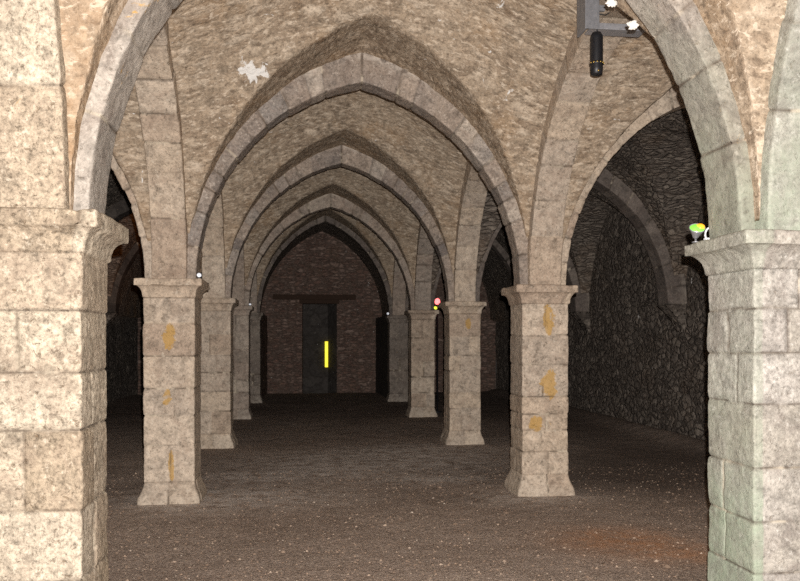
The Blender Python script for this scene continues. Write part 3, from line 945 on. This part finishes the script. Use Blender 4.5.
spotlight((2.268, 4.44, CR[0]), (-.15, -.62, .75), 1.0, 'spotlight with green and amber lens on the nearest right capital', M['glass_green'], M['metal_light'], clip=True, second=M['glass_amber'])
spotlight((-1.045, 8.11, CL[1]), (.2, -.9, .3), .55, 'small black spotlight with white lens on the second left capital', M['glass_white'], M['black'])
spotlight((-1.12, 16.62, CL[3]), (.2, -.9, .3), .55, 'tiny pale spotlight on the fourth left capital, a white dot', M['glass_white'], M['black'])
spotlight((2.17, 20.93, CR[4]), (-.2, -.9, .3), .8, 'tiny pale spotlight on the farthest right capital, a white dot', M['glass_white'], M['black'])
spotlight((2.735, 16.75, CR[3]), (.1, -.9, .3), .9, 'tiny yellow lit spotlight on the fourth right capital', M['glass_yellow'], M['black'])
# red lamp on a short post
e = empty('signal_lamp', (2.93, 17.6, 0), 'small red lit lamp beside the fourth right pier', 'lamp')
link('post', lathe_mesh([(.10, 0), (.10, .02), (.018, .03), (.018, 2.40)], 'post', 16), M['black'], e)
link('red_lens', lathe_mesh([(.02, 2.40), (.055, 2.42), (.062, 2.47), (.045, 2.52), (.005, 2.54)], 'lens', 20), M['glass_red'], e)

# bracket under the right arcade arch and the black lamp hung from it
from mathutils import Matrix
BX, BY, BZ = 2.27, 6.22, 4.16
br = empty('steel_bracket', (BX, BY, BZ), 'grey steel bracket fixed across the right arcade arch near its top', 'bracket')
link('side_plate', box_bm_mesh([((-.055, 0, .10), (.02, .20, .36), None), ((-.005, -.095, .10), (.115, .012, .36), None)], 'plate', .004), M['metal'], br, False)
link('bottom_tray', box_bm_mesh([((.22, 0, -.06), (.46, .14, .015), None), ((.22, -.07, -.045), (.46, .012, .05), None)], 'tray', .003), M['metal_light'], br, False)
link('top_rail', box_bm_mesh([((.21, -.06, .09), (.42, .03, .025), None), ((.21, -.02, .115), (.42, .10, .02), None)], 'rail', .003), M['metal'], br, False)
link('cable', wire_mesh([(.0, -.075, .075), (.03, -.078, .07), (.06, -.08, .045), (.11, -.08, .04), (.16, -.08, .075), (.20, -.078, .085)], .005, 'cable'), M['cable'], br)
link('hook', wire_mesh([(.015, -.08, .085), (.03, -.08, .06), (.045, -.08, .03), (.045, -.08, -.02), (.04, -.08, -.10)], .006, 'hook'), M['cable'], br)
hl = empty('hanging_lamp', (BX + .035, BY - .08, BZ - .10), 'slim black cylindrical lamp hanging from the grey steel bracket', 'lamp')
link('body', lathe_mesh([(.02, 0), (.035, -.005), (.048, -.03), (.05, -.05), (.05, -.29), (.046, -.335), (.03, -.345)][::-1], 'body', 32), M['black'], hl)
link('clamp_ring', lathe_mesh([(.05, -.262), (.055, -.258), (.055, -.242), (.05, -.238)], 'ring', 32), M['black'], hl)
for k in range(6):
    t = math.radians(200 + k * 28)
    link('screw', lathe_mesh([(.006, 0), (.006, .006), (.003, .008)], 'screw', 10, (math.cos(t), math.sin(t), 0), (.053 * math.cos(t), .053 * math.sin(t), -.25)), M['brass'], hl)
link('switch', lathe_mesh([(.007, 0), (.007, .006), (.003, .008)], 'switch', 10, (-.1, -1, 0), (-.004, -.048, -.32)), M['brass'], hl)

# two lumps of white plaster clinging to the back edge of the nearest arch
for k, (px, py, pz, sz, lab) in enumerate([(1.88, 4.425, 3.425, .023, 'white plaster lump on the nearest arch, beside the steel bracket tray'), (1.755, 4.43, 3.55, .023, 'white plaster lump on the nearest arch, higher one at the frame top')]):
    th, ph = np.meshgrid(np.linspace(0.05, math.pi - .05, 26), np.linspace(0, 2 * math.pi, 40, endpoint=False), indexing='ij')
    Q = np.stack([np.sin(th) * np.cos(ph) * 1.3, np.sin(th) * np.sin(ph) * .7, np.cos(th)], -1)
    Q = Q * (sz * (1 + .9 * fbm(Q + k * 5, 1.9, 4, 900 + k)))[..., None]
    o = link('plaster_lump', tube_mesh(Q, {}, 'lump'), M['plaster'])
    o.location = (px, py, pz)
    tag(o, lab, 'plaster', 'plaster lumps on the nearest arch')

# ------------------------------------------------------------------ light and camera
FLASH = 310.0
def point(name, loc, energy, radius, color=(1, 1, 1), linear=False):
    L = bpy.data.lights.new(name, 'POINT')
    L.energy = energy; L.shadow_soft_size = radius; L.color = color
    if linear:
        L.use_nodes = True
        nt = L.node_tree
        em = nt.nodes['Emission']
        lf = nt.nodes.new('ShaderNodeLightFalloff')
        lf.inputs['Strength'].default_value = 1.0
        ad = nt.nodes.new('ShaderNodeMath'); ad.operation = 'MULTIPLY_ADD'     # between linear and inverse-square fall-off
        nt.links.new(lf.outputs['Linear'], ad.inputs[0]); ad.inputs[1].default_value = .65; ad.inputs[2].default_value = 2.8
        nt.links.new(ad.outputs[0], em.inputs['Strength'])
    o = bpy.data.objects.new(name, L); C.objects.link(o); o.location = loc
    return o

yaw = math.atan(95 / 800)
cam = bpy.data.cameras.new('camera')
cam.sensor_width = 36; cam.lens = 36.0; cam.shift_y = 49.5 / 800; cam.clip_start = .05
co = bpy.data.objects.new('camera', cam); C.objects.link(co)
co.location = (0, 0, H)
co.rotation_euler = (math.pi / 2, 0, -yaw)
SC.camera = co
point('camera_flash', (.04, .0, H + .09), FLASH, .012, (1.0, .96, .935), linear=True)

w = bpy.data.worlds.new('world'); SC.world = w
w.use_nodes = True
w.node_tree.nodes['Background'].inputs[0].default_value = (.9, .85, .8, 1)
w.node_tree.nodes['Background'].inputs[1].default_value = .03
w.cycles.sampling_method = 'NONE'
al = bpy.data.lights.new('amber_lamp', 'SPOT'); al.energy = 120; al.color = (1.0, .33, .06); al.spot_size = 1.1; al.spot_blend = .6; al.shadow_soft_size = .03
ao = bpy.data.objects.new('amber_lamp', al); C.objects.link(ao); ao.location = (-1.80, 16.9, 2.42)
from mathutils import Vector
ao.rotation_euler = (Vector((-3.9, 19.6, 4.0)) - ao.location).to_track_quat('-Z', 'Y').to_euler()

SC.view_settings.view_transform = 'Standard'
SC.view_settings.look = 'None'
SC.view_settings.gamma = 1
SC.view_settings.use_curve_mapping = False
SC.view_settings.exposure = 0
SC.cycles.use_denoising = False
SC.cycles.diffuse_bounces = 3
SC.cycles.sample_clamp_indirect = .15
